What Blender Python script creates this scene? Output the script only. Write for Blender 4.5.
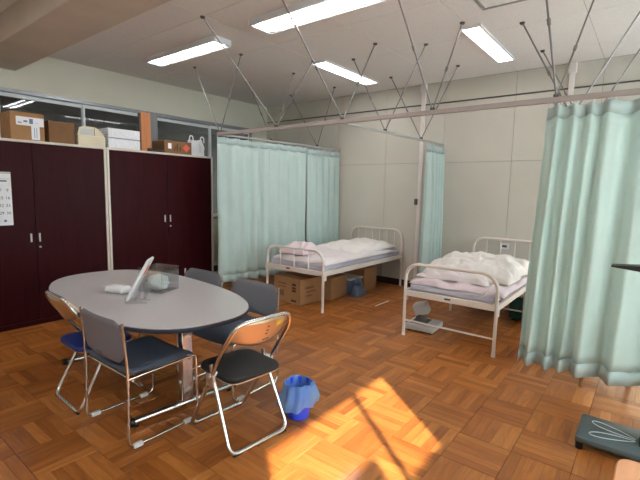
import bpy, bmesh, math, random
from mathutils import Vector, Matrix, noise as mn
for o in list(bpy.data.objects): bpy.data.objects.remove(o)
scene = bpy.context.scene
COL = scene.collection
PI = math.pi
sin, cos, rad = math.sin, math.cos, math.radians
# ------------------------------------------------------------------ camera
F_PX, YAW, PITCH, ROLL = 423.36, 0.66424, 0.116897, 0.020975
CAM = Vector((6.0974, -6.0254, 1.48))
fwd = Vector((-sin(YAW)*cos(PITCH), cos(YAW)*cos(PITCH), -sin(PITCH)))
rgt = fwd.cross(Vector((0, 0, 1))).normalized(); up = rgt.cross(fwd)
r2 = rgt*cos(ROLL) + up*sin(ROLL); u2 = up*cos(ROLL) - rgt*sin(ROLL)
cd = bpy.data.cameras.new('camera'); cam = bpy.data.objects.new('camera', cd); COL.objects.link(cam)
cd.sensor_width = 36; cd.lens = F_PX/640*36; cd.clip_start = 0.02
cam.matrix_world = Matrix(((r2.x, u2.x, -fwd.x, CAM.x), (r2.y, u2.y, -fwd.y, CAM.y), (r2.z, u2.z, -fwd.z, CAM.z), (0, 0, 0, 1)))
scene.camera = cam
def px(P):
    d = Vector(P)-CAM; z = d.dot(fwd)
    return (320+F_PX*d.dot(r2)/z, 240-F_PX*d.dot(u2)/z, z)
# ------------------------------------------------------------------ world, sun, exposure
w = bpy.data.worlds.new('world'); scene.world = w; w.use_nodes = True
bg = w.node_tree.nodes['Background']; bg.inputs[0].default_value = (0.74, 0.90, 1.0, 1); bg.inputs[1].default_value = 6.2
SUN_EL = rad(28)
sd = bpy.data.lights.new('sun', 'SUN'); sd.energy = 14.5; sd.angle = rad(0.6); sd.color = (1.0, 0.91, 0.74)
sun = bpy.data.objects.new('sun', sd); COL.objects.link(sun)
tosun = Vector((0.79*cos(SUN_EL), -0.615*cos(SUN_EL), sin(SUN_EL)))
sun.rotation_euler = tosun.to_track_quat('Z', 'Y').to_euler()
LAMP = 13.0
vs = scene.view_settings
vs.view_transform = 'Standard'; vs.look = 'None'; vs.gamma = 1; vs.use_curve_mapping = False; vs.exposure = 0.80
# ------------------------------------------------------------------ materials
def srgb(r, g, b):
    f = lambda c: c/12.92 if c <= 0.04045 else ((c+0.055)/1.055)**2.4
    return (f(r/255), f(g/255), f(b/255), 1)
MATS = {}
def mat(name, col, rough=0.5, metal=0.0, nscale=0, namt=0.1, bump=0.0, bscale=60, coat=0.0, spec=0.5, transl=0.0, stretch=None, alpha=1.0, rnd=0.0):
    m = bpy.data.materials.new(name); m.use_nodes = True; nt = m.node_tree; N = nt.nodes; L = nt.links
    b = N['Principled BSDF']; b.inputs['Roughness'].default_value = rough; b.inputs['Metallic'].default_value = metal
    b.inputs['Coat Weight'].default_value = coat; b.inputs['Specular IOR Level'].default_value = spec
    c = srgb(*col); b.inputs['Base Color'].default_value = c
    csock = None
    tc = N.new('ShaderNodeTexCoord'); mp = N.new('ShaderNodeMapping'); L.new(tc.outputs['Object'], mp.inputs[0])
    if stretch: mp.inputs['Scale'].default_value = stretch
    if nscale or rnd:
        n = N.new('ShaderNodeTexNoise'); n.inputs['Scale'].default_value = nscale or 3; n.inputs['Detail'].default_value = 4
        L.new(mp.outputs[0], n.inputs['Vector'])
        mx = N.new('ShaderNodeMix'); mx.data_type = 'RGBA'
        lo = [max(0, v*(1-namt)) for v in c[:3]]+[1]; hi = [min(1, v*(1+namt)) for v in c[:3]]+[1]
        mx.inputs[6].default_value = lo; mx.inputs[7].default_value = hi
        rp = N.new('ShaderNodeMapRange'); rp.inputs[1].default_value = 0.3; rp.inputs[2].default_value = 0.7
        L.new(n.outputs['Fac'], rp.inputs[0]); L.new(rp.outputs[0], mx.inputs[0])
        csock = mx.outputs[2]; L.new(csock, b.inputs['Base Color'])
    if bump:
        n2 = N.new('ShaderNodeTexNoise'); n2.inputs['Scale'].default_value = bscale; n2.inputs['Detail'].default_value = 3
        L.new(mp.outputs[0], n2.inputs['Vector'])
        bp = N.new('ShaderNodeBump'); bp.inputs['Strength'].default_value = bump; bp.inputs['Distance'].default_value = 0.01
        L.new(n2.outputs['Fac'], bp.inputs['Height']); L.new(bp.outputs[0], b.inputs['Normal'])
    out = N['Material Output']
    if transl:
        t = N.new('ShaderNodeBsdfTranslucent'); t.inputs[0].default_value = c
        if csock: L.new(csock, t.inputs[0])
        ms = N.new('ShaderNodeMixShader'); ms.inputs[0].default_value = transl
        L.new(b.outputs[0], ms.inputs[1]); L.new(t.outputs[0], ms.inputs[2]); L.new(ms.outputs[0], out.inputs[0])
    if alpha < 1:
        t = N.new('ShaderNodeBsdfTransparent'); t.inputs[0].default_value = (1, 1, 1, 1)
        ms = N.new('ShaderNodeMixShader'); ms.inputs[0].default_value = alpha
        src = out.inputs[0].links[0].from_socket
        L.new(t.outputs[0], ms.inputs[1]); L.new(src, ms.inputs[2]); L.new(ms.outputs[0], out.inputs[0])
    MATS[name] = m; return m
def glass(name, tint=(1, 1, 1), extra=0.0, rough=0.0):
    m = bpy.data.materials.new(name); m.use_nodes = True; nt = m.node_tree; N = nt.nodes; L = nt.links
    N.remove(N['Principled BSDF'])
    t = N.new('ShaderNodeBsdfTransparent'); t.inputs[0].default_value = (*tint, 1)
    g = N.new('ShaderNodeBsdfGlossy'); g.inputs['Roughness'].default_value = rough
    lw = N.new('ShaderNodeLayerWeight'); lw.inputs[0].default_value = 0.5
    pw = N.new('ShaderNodeMath'); pw.operation = 'POWER'; pw.inputs[1].default_value = 5.0; L.new(lw.outputs['Facing'], pw.inputs[0])
    ad = N.new('ShaderNodeMath'); ad.operation = 'MULTIPLY_ADD'; ad.inputs[1].default_value = 0.9; ad.inputs[2].default_value = 0.04+extra; ad.use_clamp = True
    L.new(pw.outputs[0], ad.inputs[0])
    ms = N.new('ShaderNodeMixShader'); L.new(ad.outputs[0], ms.inputs[0]); L.new(t.outputs[0], ms.inputs[1]); L.new(g.outputs[0], ms.inputs[2])
    L.new(ms.outputs[0], N['Material Output'].inputs[0]); MATS[name] = m; return m
def emit(name, col, strength):
    m = bpy.data.materials.new(name); m.use_nodes = True; nt = m.node_tree; N = nt.nodes; L = nt.links
    N.remove(N['Principled BSDF']); e = N.new('ShaderNodeEmission'); e.inputs[0].default_value = (*col, 1); e.inputs[1].default_value = strength
    L.new(e.outputs[0], N['Material Output'].inputs[0]); MATS[name] = m; return m
def wood_floor():
    m = bpy.data.materials.new('parquet_wood'); m.use_nodes = True; nt = m.node_tree; N = nt.nodes; L = nt.links
    b = N['Principled BSDF']
    tc = N.new('ShaderNodeTexCoord'); oi = N.new('ShaderNodeObjectInfo'); at = N.new('ShaderNodeAttribute'); at.attribute_name = 'tint'
    ad = N.new('ShaderNodeMath'); ad.operation = 'ADD'; L.new(oi.outputs['Random'], ad.inputs[0]); L.new(at.outputs['Fac'], ad.inputs[1])
    fr = N.new('ShaderNodeMath'); fr.operation = 'FRACT'; L.new(ad.outputs[0], fr.inputs[0])
    off = N.new('ShaderNodeVectorMath'); off.operation = 'MULTIPLY_ADD'
    cmb = N.new('ShaderNodeCombineXYZ'); L.new(ad.outputs[0], cmb.inputs[0]); L.new(ad.outputs[0], cmb.inputs[1]); L.new(ad.outputs[0], cmb.inputs[2])
    off.inputs[1].default_value = (37, 53, 71); L.new(cmb.outputs[0], off.inputs[0]); L.new(tc.outputs['Object'], off.inputs[2])
    mp = N.new('ShaderNodeMapping'); mp.inputs['Scale'].default_value = (1, 0.13, 1); L.new(off.outputs[0], mp.inputs[0])
    n = N.new('ShaderNodeTexNoise'); n.inputs['Scale'].default_value = 30; n.inputs['Detail'].default_value = 5; n.inputs['Distortion'].default_value = 0.9
    L.new(mp.outputs[0], n.inputs['Vector'])
    n3 = N.new('ShaderNodeTexNoise'); n3.inputs['Scale'].default_value = 7; n3.inputs['Detail'].default_value = 3; L.new(mp.outputs[0], n3.inputs['Vector'])
    cr = N.new('ShaderNodeValToRGB'); e = cr.color_ramp.elements
    e[0].position = 0.0; e[0].color = srgb(*FLOOR_A); e[1].position = 1.0; e[1].color = srgb(*FLOOR_B)
    x = cr.color_ramp.elements.new(0.5); x.color = srgb(*FLOOR_M)
    mix = N.new('ShaderNodeMath'); mix.operation = 'MULTIPLY_ADD'; mix.inputs[1].default_value = 0.55; L.new(fr.outputs[0], mix.inputs[0])
    mu = N.new('ShaderNodeMath'); mu.operation = 'MULTIPLY'; mu.inputs[1].default_value = 0.45; L.new(n3.outputs['Fac'], mu.inputs[0]); L.new(mu.outputs[0], mix.inputs[2])
    L.new(mix.outputs[0], cr.inputs[0])
    mr = N.new('ShaderNodeMapRange'); mr.inputs[1].default_value = 0.3; mr.inputs[2].default_value = 0.75; mr.inputs[3].default_value = 1.12; mr.inputs[4].default_value = 0.68
    L.new(n.outputs['Fac'], mr.inputs[0])
    mm = N.new('ShaderNodeVectorMath'); mm.operation = 'SCALE'; L.new(cr.outputs[0], mm.inputs[0]); L.new(mr.outputs[0], mm.inputs['Scale'])
    L.new(mm.outputs[0], b.inputs['Base Color'])
    b.inputs['Roughness'].default_value = 0.40; b.inputs['Coat Weight'].default_value = 0.26; b.inputs['Coat Roughness'].default_value = 0.09; b.inputs['Specular IOR Level'].default_value = 0.3
    bp = N.new('ShaderNodeBump'); bp.inputs['Strength'].default_value = 0.08; bp.inputs['Distance'].default_value = 0.004
    L.new(n.outputs['Fac'], bp.inputs['Height']); L.new(bp.outputs[0], b.inputs['Normal'])
    MATS['parquet'] = m
FLOOR_A, FLOOR_M, FLOOR_B = (128, 68, 26), (170, 100, 44), (206, 134, 66)
wood_floor()
mat('groove', (52, 30, 18), 0.8)
mat('ceil', (226, 220, 215), 0.9, nscale=140, namt=0.10, bump=0.25, bscale=160)
mat('ceil_gap', (120, 114, 108), 0.9)
mat('wallB', (204, 198, 185), 0.75, nscale=2.0, namt=0.03)
mat('wall_gap', (120, 116, 104), 0.9)
mat('wallA', (212, 206, 190), 0.8, nscale=1.5, namt=0.03)
mat('beam', (206, 192, 176), 0.85, nscale=2.5, namt=0.05)
mat('baseboard', (44, 28, 22), 0.5)
mat('alu', (150, 152, 154), 0.4, 0.6)
mat('sash', (236, 238, 238), 0.45)
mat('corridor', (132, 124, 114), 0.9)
mat('maroon', (52, 15, 19), 0.36, spec=0.07, nscale=30, namt=0.12, stretch=(1, 1, .1))
mat('cream_metal', (214, 204, 190), 0.45)
mat('handle', (190, 186, 182), 0.3, 0.8)
mat('rail', (164, 150, 144), 0.45, 0.1)
mat('track', (176, 176, 172), 0.4, 0.3)
mat('rod', (138, 134, 132), 0.4, 0.6)
mat('flange', (92, 88, 86), 0.5, 0.4)
mat('curtain', (219, 235, 230), 0.9, nscale=4, namt=0.03, transl=0.35)
mat('curtain_hem', (188, 205, 202), 0.9, nscale=4, namt=0.03, transl=0.12)  # darker than the cloth: shade of the backlit double layer put into the colour
mat('bed_white', (226, 216, 206), 0.4)
mat('sheet_lav', (202, 200, 212), 0.9, nscale=8, namt=0.04, bump=0.2, bscale=25)
mat('duvet_pink', (226, 215, 214), 0.95, nscale=5, namt=0.04, bump=0.25, bscale=18)
mat('duvet_white', (232, 224, 218), 0.95, nscale=5, namt=0.03, bump=0.25, bscale=18)
mat('pink_sheet', (224, 204, 207), 0.95, nscale=5, namt=0.04, bump=0.25, bscale=22)
mat('cardboard', (164, 122, 82), 0.85, nscale=12, namt=0.06)
mat('cardboard_dark', (128, 92, 60), 0.85, nscale=12, namt=0.06)
mat('print_dark', (70, 50, 38), 0.8)
mat('paper', (232, 232, 236), 0.8)
mat('ink', (50, 52, 62), 0.8)
mat('ink_blue', (110, 124, 150), 0.8)
mat('red', (190, 42, 40), 0.5)
mat('pink_red', (232, 96, 84), 0.6)
mat('table_top', (196, 190, 190), 0.28, nscale=60, namt=0.03)
mat('table_edge', (44, 50, 66), 0.5)
mat('chrome', (222, 220, 218), 0.2, 1.0)
mat('steel', (196, 194, 192), 0.3, 0.9)
mat('black', (18, 18, 20), 0.45)
mat('rubber', (30, 30, 32), 0.7)
mat('grey_plastic', (122, 122, 131), 0.42)
mat('slate_fabric', (92, 98, 116), 0.8, nscale=200, namt=0.12, bump=0.15, bscale=300)
mat('blue_vinyl', (28, 48, 122), 0.4)
mat('black_vinyl', (22, 20, 20), 0.6)
mat('tan_metal', (206, 178, 144), 0.32, 0.65, nscale=3, namt=0.06)
mat('yellow', (226, 190, 60), 0.6)
mat('glide', (214, 214, 212), 0.35)
mat('bin_blue', (52, 74, 214), 0.35)
mat('bag_blue', (140, 196, 246), 0.22, transl=0.45, alpha=0.66, bump=0.5, bscale=30)
mat('white_plastic', (226, 226, 228), 0.35)
mat('grey_white', (190, 188, 186), 0.4)
mat('storage_blue', (120, 140, 170), 0.3, alpha=0.85, transl=0.2)
mat('teal', (24, 92, 92), 0.45)
mat('scale_grey', (78, 88, 90), 0.45, nscale=120, namt=0.05)
mat('scale_line', (206, 214, 214), 0.5)
mat('peach_wood', (226, 160, 118), 0.4, nscale=30, namt=0.08, stretch=(1, .12, 1))
mat('orange_wood', (176, 112, 66), 0.6, nscale=30, namt=0.15, stretch=(1, 1, .1))
mat('leg_wood', (168, 124, 84), 0.5, nscale=30, namt=0.1)
mat('cream_box', (216, 204, 176), 0.6, nscale=6, namt=0.05)
mat('foam', (222, 222, 226), 0.4, nscale=40, namt=0.08, bump=0.4, bscale=60)
mat('bag_white', (228, 228, 230), 0.45, transl=0.25, bump=0.4, bscale=14)
mat('dark_lid', (62, 48, 44), 0.6)
mat('mask', (224, 232, 226), 0.85, bump=0.3, bscale=40)
mat('frost', (236, 240, 240), 0.6, transl=0.8)
mat('conduit', (228, 218, 212), 0.5)
mat('dark_grey', (78, 74, 70), 0.5)
mat('hatch', (150, 150, 146), 0.4, 0.5)
glass('glass'); glass('glass_dark', (0.84, 0.85, 0.86), 0.0); glass('acrylic', (0.94, 0.95, 0.96), 0.10, 0.08)
emit('tube', (0.97, 0.98, 1.0), LAMP*1.6)
emit('tube_small', (1.0, 0.97, 0.95), LAMP)
# ------------------------------------------------------------------ mesh helpers
class MB:
    def __init__(s): s.v = []; s.f = []; s.t = []
    def add(s, verts, faces, tint=0.0):
        b = len(s.v); s.v += [tuple(p) for p in verts]; s.f += [tuple(b+i for i in f) for f in faces]; s.t += [tint]*len(verts); return s
    def box(s, x0, x1, y0, y1, z0, z1, bev=0.0, tint=0.0, M=None, seg=1):
        if bev <= 0:
            vs_ = [(x0,y0,z0),(x1,y0,z0),(x1,y1,z0),(x0,y1,z0),(x0,y0,z1),(x1,y0,z1),(x1,y1,z1),(x0,y1,z1)]
            fs = [(3,2,1,0),(4,5,6,7),(0,1,5,4),(1,2,6,5),(2,3,7,6),(3,0,4,7)]
        else:
            bm = bmesh.new(); bmesh.ops.create_cube(bm, size=1)
            for v in bm.verts: v.co = ((x0+x1)/2+v.co.x*(x1-x0), (y0+y1)/2+v.co.y*(y1-y0), (z0+z1)/2+v.co.z*(z1-z0))
            bmesh.ops.bevel(bm, geom=bm.edges[:]+bm.verts[:], offset=min(bev, .49*min(x1-x0, y1-y0, z1-z0)), segments=seg, profile=.5, affect='EDGES')
            bm.verts.index_update(); vs_ = [v.co.copy() for v in bm.verts]; fs = [tuple(v.index for v in f.verts) for f in bm.faces]; bm.free()
        if M is not None: vs_ = [M @ Vector(p) for p in vs_]
        return s.add(vs_, fs, tint)
    def tube(s, pts, r, n=8, closed=False, sx=1.0):
        P = [Vector(p) for p in pts]; m = len(P); rings = []; N_ = None
        for i in range(m):
            if closed: t = (P[(i+1) % m]-P[i-1])
            else: t = P[min(i+1, m-1)]-P[max(i-1, 0)]
            t.normalize()
            if N_ is None:
                a = Vector((0, 0, 1)) if abs(t.z) < .9 else Vector((1, 0, 0))
                N_ = (a - t*a.dot(t)).normalized()
            else: N_ = (N_ - t*N_.dot(t)).normalized()
            B = t.cross(N_); rr = r[i] if isinstance(r, (list, tuple)) else r
            rings.append([P[i]+(N_*cos(2*PI*k/n)+B*sin(2*PI*k/n)*sx)*rr for k in range(n)])
        vs_ = [p for R_ in rings for p in R_]; fs = []
        for i in range(m if closed else m-1):
            for k in range(n):
                a, b = i*n+k, i*n+(k+1) % n; c, d = ((i+1) % m)*n+(k+1) % n, ((i+1) % m)*n+k
                fs.append((a, b, c, d))
        if not closed: fs += [tuple(range(n))[::-1], tuple((m-1)*n+k for k in range(n))]
        return s.add(vs_, fs)
    def lathe(s, prof, c=(0, 0, 0), n=24, cap=True):
        vs_ = []; fs = []
        for (r, z) in prof:
            vs_ += [(c[0]+r*cos(2*PI*k/n), c[1]+r*sin(2*PI*k/n), c[2]+z) for k in range(n)]
        for i in range(len(prof)-1):
            for k in range(n): fs.append((i*n+k, i*n+(k+1) % n, (i+1)*n+(k+1) % n, (i+1)*n+k))
        if cap: fs += [tuple(range(n))[::-1], tuple((len(prof)-1)*n+k for k in range(n))]
        return s.add(vs_, fs)
    def prism(s, outline, z0, z1, M=None):
        n = len(outline); vs_ = [(x, y, z0) for x, y in outline]+[(x, y, z1) for x, y in outline]
        fs = [tuple(range(n))[::-1], tuple(range(n, 2*n))]+[(i, (i+1) % n, n+(i+1) % n, n+i) for i in range(n)]
        if M is not None: vs_ = [M @ Vector(p) for p in vs_]
        return s.add(vs_, fs)
    def grid(s, fn, nu, nv, wrap=False):
        vs_ = [fn(i/nu, j/nv) for j in range(nv+1) for i in range(nu+1)]
        fs = [(j*(nu+1)+i, j*(nu+1)+i+1, (j+1)*(nu+1)+i+1, (j+1)*(nu+1)+i) for j in range(nv) for i in range(nu)]
        return s.add(vs_, fs)
    def mesh(s, name, m, tint=False, ang=38, fixn=True):
        me = bpy.data.meshes.new(name); me.from_pydata(s.v, [], s.f)
        if tint:
            a = me.attributes.new('tint', 'FLOAT', 'POINT'); a.data.foreach_set('value', s.t)
        me.materials.append(MATS[m])
        if fixn:
            bm = bmesh.new(); bm.from_mesh(me); bmesh.ops.recalc_face_normals(bm, faces=bm.faces[:]); bm.to_mesh(me); bm.free()
        for p in me.polygons: p.use_smooth = True
        me.set_sharp_from_angle(angle=rad(ang)); return me
    def build(s, name, m, parent=None, loc=(0, 0, 0), rz=0, **k):
        return link(name, s.mesh(name, m, **k), parent, loc, rz)
def link(name, me, parent=None, loc=(0, 0, 0), rz=0):
    o = bpy.data.objects.new(name, me); COL.objects.link(o); o.location = loc; o.rotation_euler = (0, 0, rz)
    if parent: o.parent = parent
    return o
def tag(o, label=None, cat=None, group=None, kind=None):
    if label: o['label'] = label
    if cat: o['category'] = cat
    if group: o['group'] = group
    if kind: o['kind'] = kind
    return o
def thing(name, label, cat, loc=(0, 0, 0), rz=0, group=None):
    return tag(link(name, None, None, loc, rz), label, cat, group)
def copy_tree(o, parent=None):
    c = o.copy(); COL.objects.link(c); c.parent = parent
    for ch in [x for x in bpy.data.objects if x.parent == o and x != c]: copy_tree(ch, c)
    return c
def B(name, m, parent, x0, x1, y0, y1, z0, z1, bev=0.0, **k): return MB().box(x0, x1, y0, y1, z0, z1, bev).build(name, m, parent, **k)
def fillet(pts, r, seg=6, closed=False):
    P = [Vector(p) for p in pts]; out = []; m = len(P)
    for i in range(m):
        if not closed and i in (0, m-1): out.append(P[i]); continue
        a, b, c = P[i-1], P[i], P[(i+1) % m]
        d1 = (a-b); d2 = (c-b); rr = r[i] if isinstance(r, (list, tuple)) else r
        rr = min(rr, d1.length*.49, d2.length*.49)
        if rr < 1e-4: out.append(b); continue
        p0 = b+d1.normalized()*rr; p1 = b+d2.normalized()*rr
        for k in range(seg+1):
            t = k/seg; out.append(p0*(1-t)**2+b*2*t*(1-t)+p1*t*t)
    return out
def fbm(x, y, z=0.0, o=3):
    v = 0; a = 1; f = 1
    for _ in range(o): v += a*mn.noise((x*f, y*f, z*f)); a *= .5; f *= 2.1
    return v
def rot(ax, a): return Matrix.Rotation(a, 4, ax)
def tr(x, y, z): return Matrix.Translation((x, y, z))
def text_mesh(txt, size, m, parent, M, name='print', align='CENTER'):
    c = bpy.data.curves.new('t', 'FONT'); c.body = txt; c.size = size; c.align_x = align; c.align_y = 'CENTER'
    o = bpy.data.objects.new('t', c); COL.objects.link(o)
    dg = bpy.context.evaluated_depsgraph_get(); me = bpy.data.meshes.new_from_object(o.evaluated_get(dg))
    bpy.data.objects.remove(o); me.materials.clear(); me.materials.append(MATS[m]); me.transform(M); me.name = name
    return link(name, me, parent)
# ------------------------------------------------------------------ room
XC, YD, H = 7.8, -8.2, 3.061
T, TX, TY = 0.30256, 5.26998, -3.51496
floor = tag(MB().box(-.1, XC+.1, YD-.1, .1, -.12, -.0035).build('floor', 'groove'), kind='structure')
rng = random.Random(5)
def strip(mb, k, n=5, tint=0.0):
    w_ = (T-.0026)/n; x0 = -T/2+.0013+k*w_
    g = .0004; c = .0010; z0, z1 = -.008, 0.0
    a, b_, y0, y1 = x0+g, x0+w_-g, -T/2+.0011, T/2-.0011
    vs_ = [(a, y0, z0), (b_, y0, z0), (b_, y1, z0), (a, y1, z0), (a, y0, z1-c), (b_, y0, z1-c), (b_, y1, z1-c), (a, y1, z1-c),
           (a+c, y0+c, z1), (b_-c, y0+c, z1), (b_-c, y1-c, z1), (a+c, y1-c, z1)]
    fs = [(0,1,5,4),(1,2,6,5),(2,3,7,6),(3,0,4,7),(4,5,9,8),(5,6,10,9),(6,7,11,10),(7,4,8,11),(8,9,10,11)]
    mb.add(vs_, fs, tint)
strip_me = []
for k in range(5):
    mb = MB(); strip(mb, k); strip_me.append(mb.mesh('wood_strip', 'parquet', tint=True))
tile_me = []
for v in range(16):
    mb = MB()
    for k in range(5): strip(mb, k, tint=rng.random())
    tile_me.append(mb.mesh('parquet_tile', 'parquet', tint=True))
back_me = MB().box(-T/2+.0006, T/2-.0006, -T/2+.0006, T/2-.0006, -.012, -.0026).mesh('parquet_tile', 'groove')
cand = []
i0, i1 = math.floor((0-TX)/T), math.ceil((XC-TX)/T); j0, j1 = math.floor((YD-TY)/T), math.ceil((0-TY)/T)
for i in range(i0, i1):
    for j in range(j0, j1):
        cx, cy = TX+(i+.5)*T, TY+(j+.5)*T
        if cx < -.1 or cx > XC+.1 or cy > .1 or cy < YD-.1: continue
        u, v, z = px((cx, cy, 0)); vis = z > .3 and -25 < u < 665 and 200 < v < 505
        blocked = cx < 1.07 and cy < -2.1
        cand.append((0 if (not vis or blocked) else 1/z, i, j, cx, cy))
cand.sort(reverse=True)
rest = MB()
for q, (sc, i, j, cx, cy) in enumerate(cand):
    par = (i+j) % 2; rz = 0 if par == 0 else PI/2
    if q < 60 and sc > 0:
        t = link('parquet_tile', back_me, floor, (cx, cy, 0), rz)
        for k in range(5): link('wood_strip', strip_me[k], t)
    elif q < 300 and sc > 0:
        link('parquet_tile', tile_me[rng.randrange(16)], floor, (cx, cy, 0), rz+PI*rng.randrange(2))
    else:
        src = MB()
        for k in range(5): strip(src, k, tint=rng.random())
        M = tr(cx, cy, 0) @ rot('Z', rz)
        b0 = len(rest.v); rest.v += [tuple(M @ Vector(p)) for p in src.v]; rest.f += [tuple(b0+a for a in f) for f in src.f]; rest.t += src.t
tag(rest.build('parquet_tile', 'parquet', floor, tint=True), kind='stuff')
# ceiling with panels
ceiling = tag(MB().box(-.1, XC+.1, YD-.1, .1, H+.004, H+.12).build('ceiling', 'ceil_gap'), kind='structure')
PX = [0]+[2.665+.945*k for k in range(-2, 6)]+[XC]; PY = [YD]+[-3.46+.945*k for k in range(-5, 4)]+[0]
for a in range(len(PX)-1):
    for b in range(len(PY)-1):
        g = .0018
        MB().box(PX[a]+g, PX[a+1]-g, PY[b]+g, PY[b+1]-g, H, H+.01, .0015).build('ceiling_panel', 'ceil', ceiling)
beam = tag(MB().box(-.02, XC, -4.612, -4.17, 2.81, H+.01, .006).build('trim_1', 'beam'), kind='structure')
beam.name = 'trim_1'
# back wall, panels and joints
wb = tag(MB().box(-.1, XC+.1, .012, .15, -.1, H+.1).build('wall_back', 'wall_gap'), kind='structure')
VX = [0, .786, 1.731, 2.676, 3.621, 4.565, 5.51, 6.455, 7.4, XC]; VZ = [0, 1.917, 2.765, H]
for a in range(len(VX)-1):
    for b in range(3):
        g = .002
        MB().box(VX[a]+g, VX[a+1]-g, 0, .014, VZ[b]+g, VZ[b+1]-g, .0015).build('wall_panel', 'wallB', wb)
tag(B('trim_2', 'dark_grey', None, 0, XC, -.014, 0, 2.757, 2.775, .003), kind='structure')
tag(B('baseboard_back', 'baseboard', None, 0, XC, -.012, 0, 0, .1, .003), kind='structure')
# left wall with the corridor windows
wl = tag(MB().box(-.12, 0, YD, 0, 2.60, H+.02).box(-.12, 0, YD, 0, 0, .95).box(-.12, 0, -.40, 0, .95, 2.60).build('wall_left', 'wallA'), kind='structure')
tag(B('baseboard_left', 'baseboard', None, 0, .012, YD, 0, 0, .1, .003), kind='structure')
def win_left(name, y0, y1, stiles, top):
    o = thing(name, None, None); tag(o, kind='structure')
    MB().box(-.12, .012, y0, y1, top, 2.602, .004).box(-.12, .012, y0, y1, .94, .98, .004).box(-.12, .012, y0, y0+.05, .98, top, .004).box(-.12, .012, y1-.05, y1, .98, top, .004).build('window_frame', 'alu', o)
    edges = [y0+.05]+stiles+[y1-.05]
    for k in range(len(edges)-1):
        a, b = edges[k], edges[k+1]; x = -.03 if k % 2 else -.055
        s = MB().box(x-.012, x+.012, a-.012, b+.012, top-.045, top, .003).box(x-.012, x+.012, a-.012, b+.012, .98, 1.03, .003)
        s.box(x-.012, x+.012, a-.012, a+.018, 1.03, top-.035, .003).box(x-.012, x+.012, b-.018, b+.012, 1.03, top-.035, .003)
        so = s.build('sash', 'sash', o)
        B('pane', 'glass_dark', so, x-.003, x+.003, a+.018, b-.018, 1.03, top-.035)
win_left('window_1', -6.3, -2.52, [-5.3, -4.35, -3.41], 2.555)
win_left('window_2', -2.40, -.40, [-1.34], 2.545)
tag(MB().box(-.12, .03, -2.52, -2.40, .95, 2.60, .005).build('trim_3', 'alu'), kind='structure')
wl2 = tag(MB().box(-.12, 0, YD, -6.3, .95, 2.6).build('wall_left_end', 'wallA'), kind='structure')
wc = tag(MB().box(-2.6, -2.5, YD, 1.5, -.1, H+.1).box(-2.5, -.12, YD, 1.5, -.1, -.02).box(-2.5, -.12, YD, 1.5, 2.75, 2.85).box(-2.5, -.12, 1.4, 1.5, 0, 1.0).box(-2.5, -.12, 1.4, 1.5, 2.2, 2.75).box(-2.5, -1.9, 1.4, 1.5, 1.0, 2.2).box(-.7, -.12, 1.4, 1.5, 1.0, 2.2).box(-2.5, -.12, YD, YD+.1, 0, 2.75).box(-.12, -.02, .15, 1.5, -.1, 2.85).build('wall_corridor', 'corridor'), kind='structure')
o = thing('corridor_light_window', None, None); tag(o, kind='structure')  # unseen window added so sky light brightens the dark corridor
MB().box(-1.9, -.7, 1.40, 1.46, 1.0, 1.04).box(-1.9, -.7, 1.40, 1.46, 2.16, 2.2).box(-1.9, -1.86, 1.40, 1.46, 1.04, 2.16).box(-.74, -.7, 1.40, 1.46, 1.04, 2.16).build('window_frame', 'alu', o)
B('pane', 'glass', o, -1.86, -.74, 1.43, 1.435, 1.04, 2.16)
# right wall with outside windows
WINS = [(-7.09, -5.72), (-5.30, -2.75), (-1.75, -.20)]
ZS, ZT, ZH = 0.85, 1.75, 2.295
m_ = MB().box(XC, XC+.12, YD, .0, 0, ZS).box(XC, XC+.12, YD, .0, ZH, H+.02)
ys = [YD]+[y for w_ in WINS for y in w_]+[0]
for k in range(0, len(ys), 2): m_.box(XC, XC+.12, ys[k], ys[k+1], ZS, ZH)
tag(m_.build('wall_right', 'wallA'), kind='structure')
tag(MB().box(-.1, XC+.1, YD-.12, YD, -.1, H+.1).build('wall_front', 'wallA'), kind='structure')
def win_right(name, y0, y1, mull, clear_low):
    o = thing(name, None, None); tag(o, kind='structure')
    f = MB().box(XC+.02, XC+.1, y0, y1, ZS, ZS+.04).box(XC+.02, XC+.1, y0, y1, ZT-.025, ZT+.0).box(XC+.02, XC+.1, y0, y1, ZH-.004, ZH)
    for y in mull: f.box(XC+.045, XC+.075, y-.016, y+.016, ZS, ZH)
    f.build('window_frame', 'alu', o)
    ed = [y0]+mull+[y1]
    for k in range(len(ed)-1):
        B('pane', clear_low[0], o, XC+.055, XC+.061, ed[k]+.0, ed[k+1]-.0, ZS+.04, ZT-.025)
        B('pane', clear_low[1], o, XC+.055, XC+.061, ed[k]+.0, ed[k+1]-.0, ZT, ZH-.004)
win_right('window_3', *WINS[0], [-6.17], ('frost', 'glass'))
win_right('window_4', *WINS[1], [-4.02], ('frost', 'frost'))  # unseen bay, fully frosted to give soft light and stop direct sun
win_right('window_5', *WINS[2], [-.97], ('glass', 'glass'))
tag(B('sun_notch_sheet', 'paper', None, XC+.048, XC+.050, -6.58, -6.30, ZT, 1.93), 'unseen white sheet added on the clear window pane to notch the sun patch', 'sun blocker')  # unseen sheet added to block sun and notch the floor patch
for y0, y1 in (WINS[0], WINS[2]):
    ld = bpy.data.lights.new('window_portal', 'AREA'); ld.shape = 'RECTANGLE'; ld.size = y1-y0; ld.size_y = ZH-ZT
    ld.cycles.is_portal = True
    lo = bpy.data.objects.new('window_portal', ld); COL.objects.link(lo); lo.location = (XC+.125, (y0+y1)/2, (ZT+ZH)/2)
    lo.rotation_euler = (rad(90), 0, rad(90))
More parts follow.
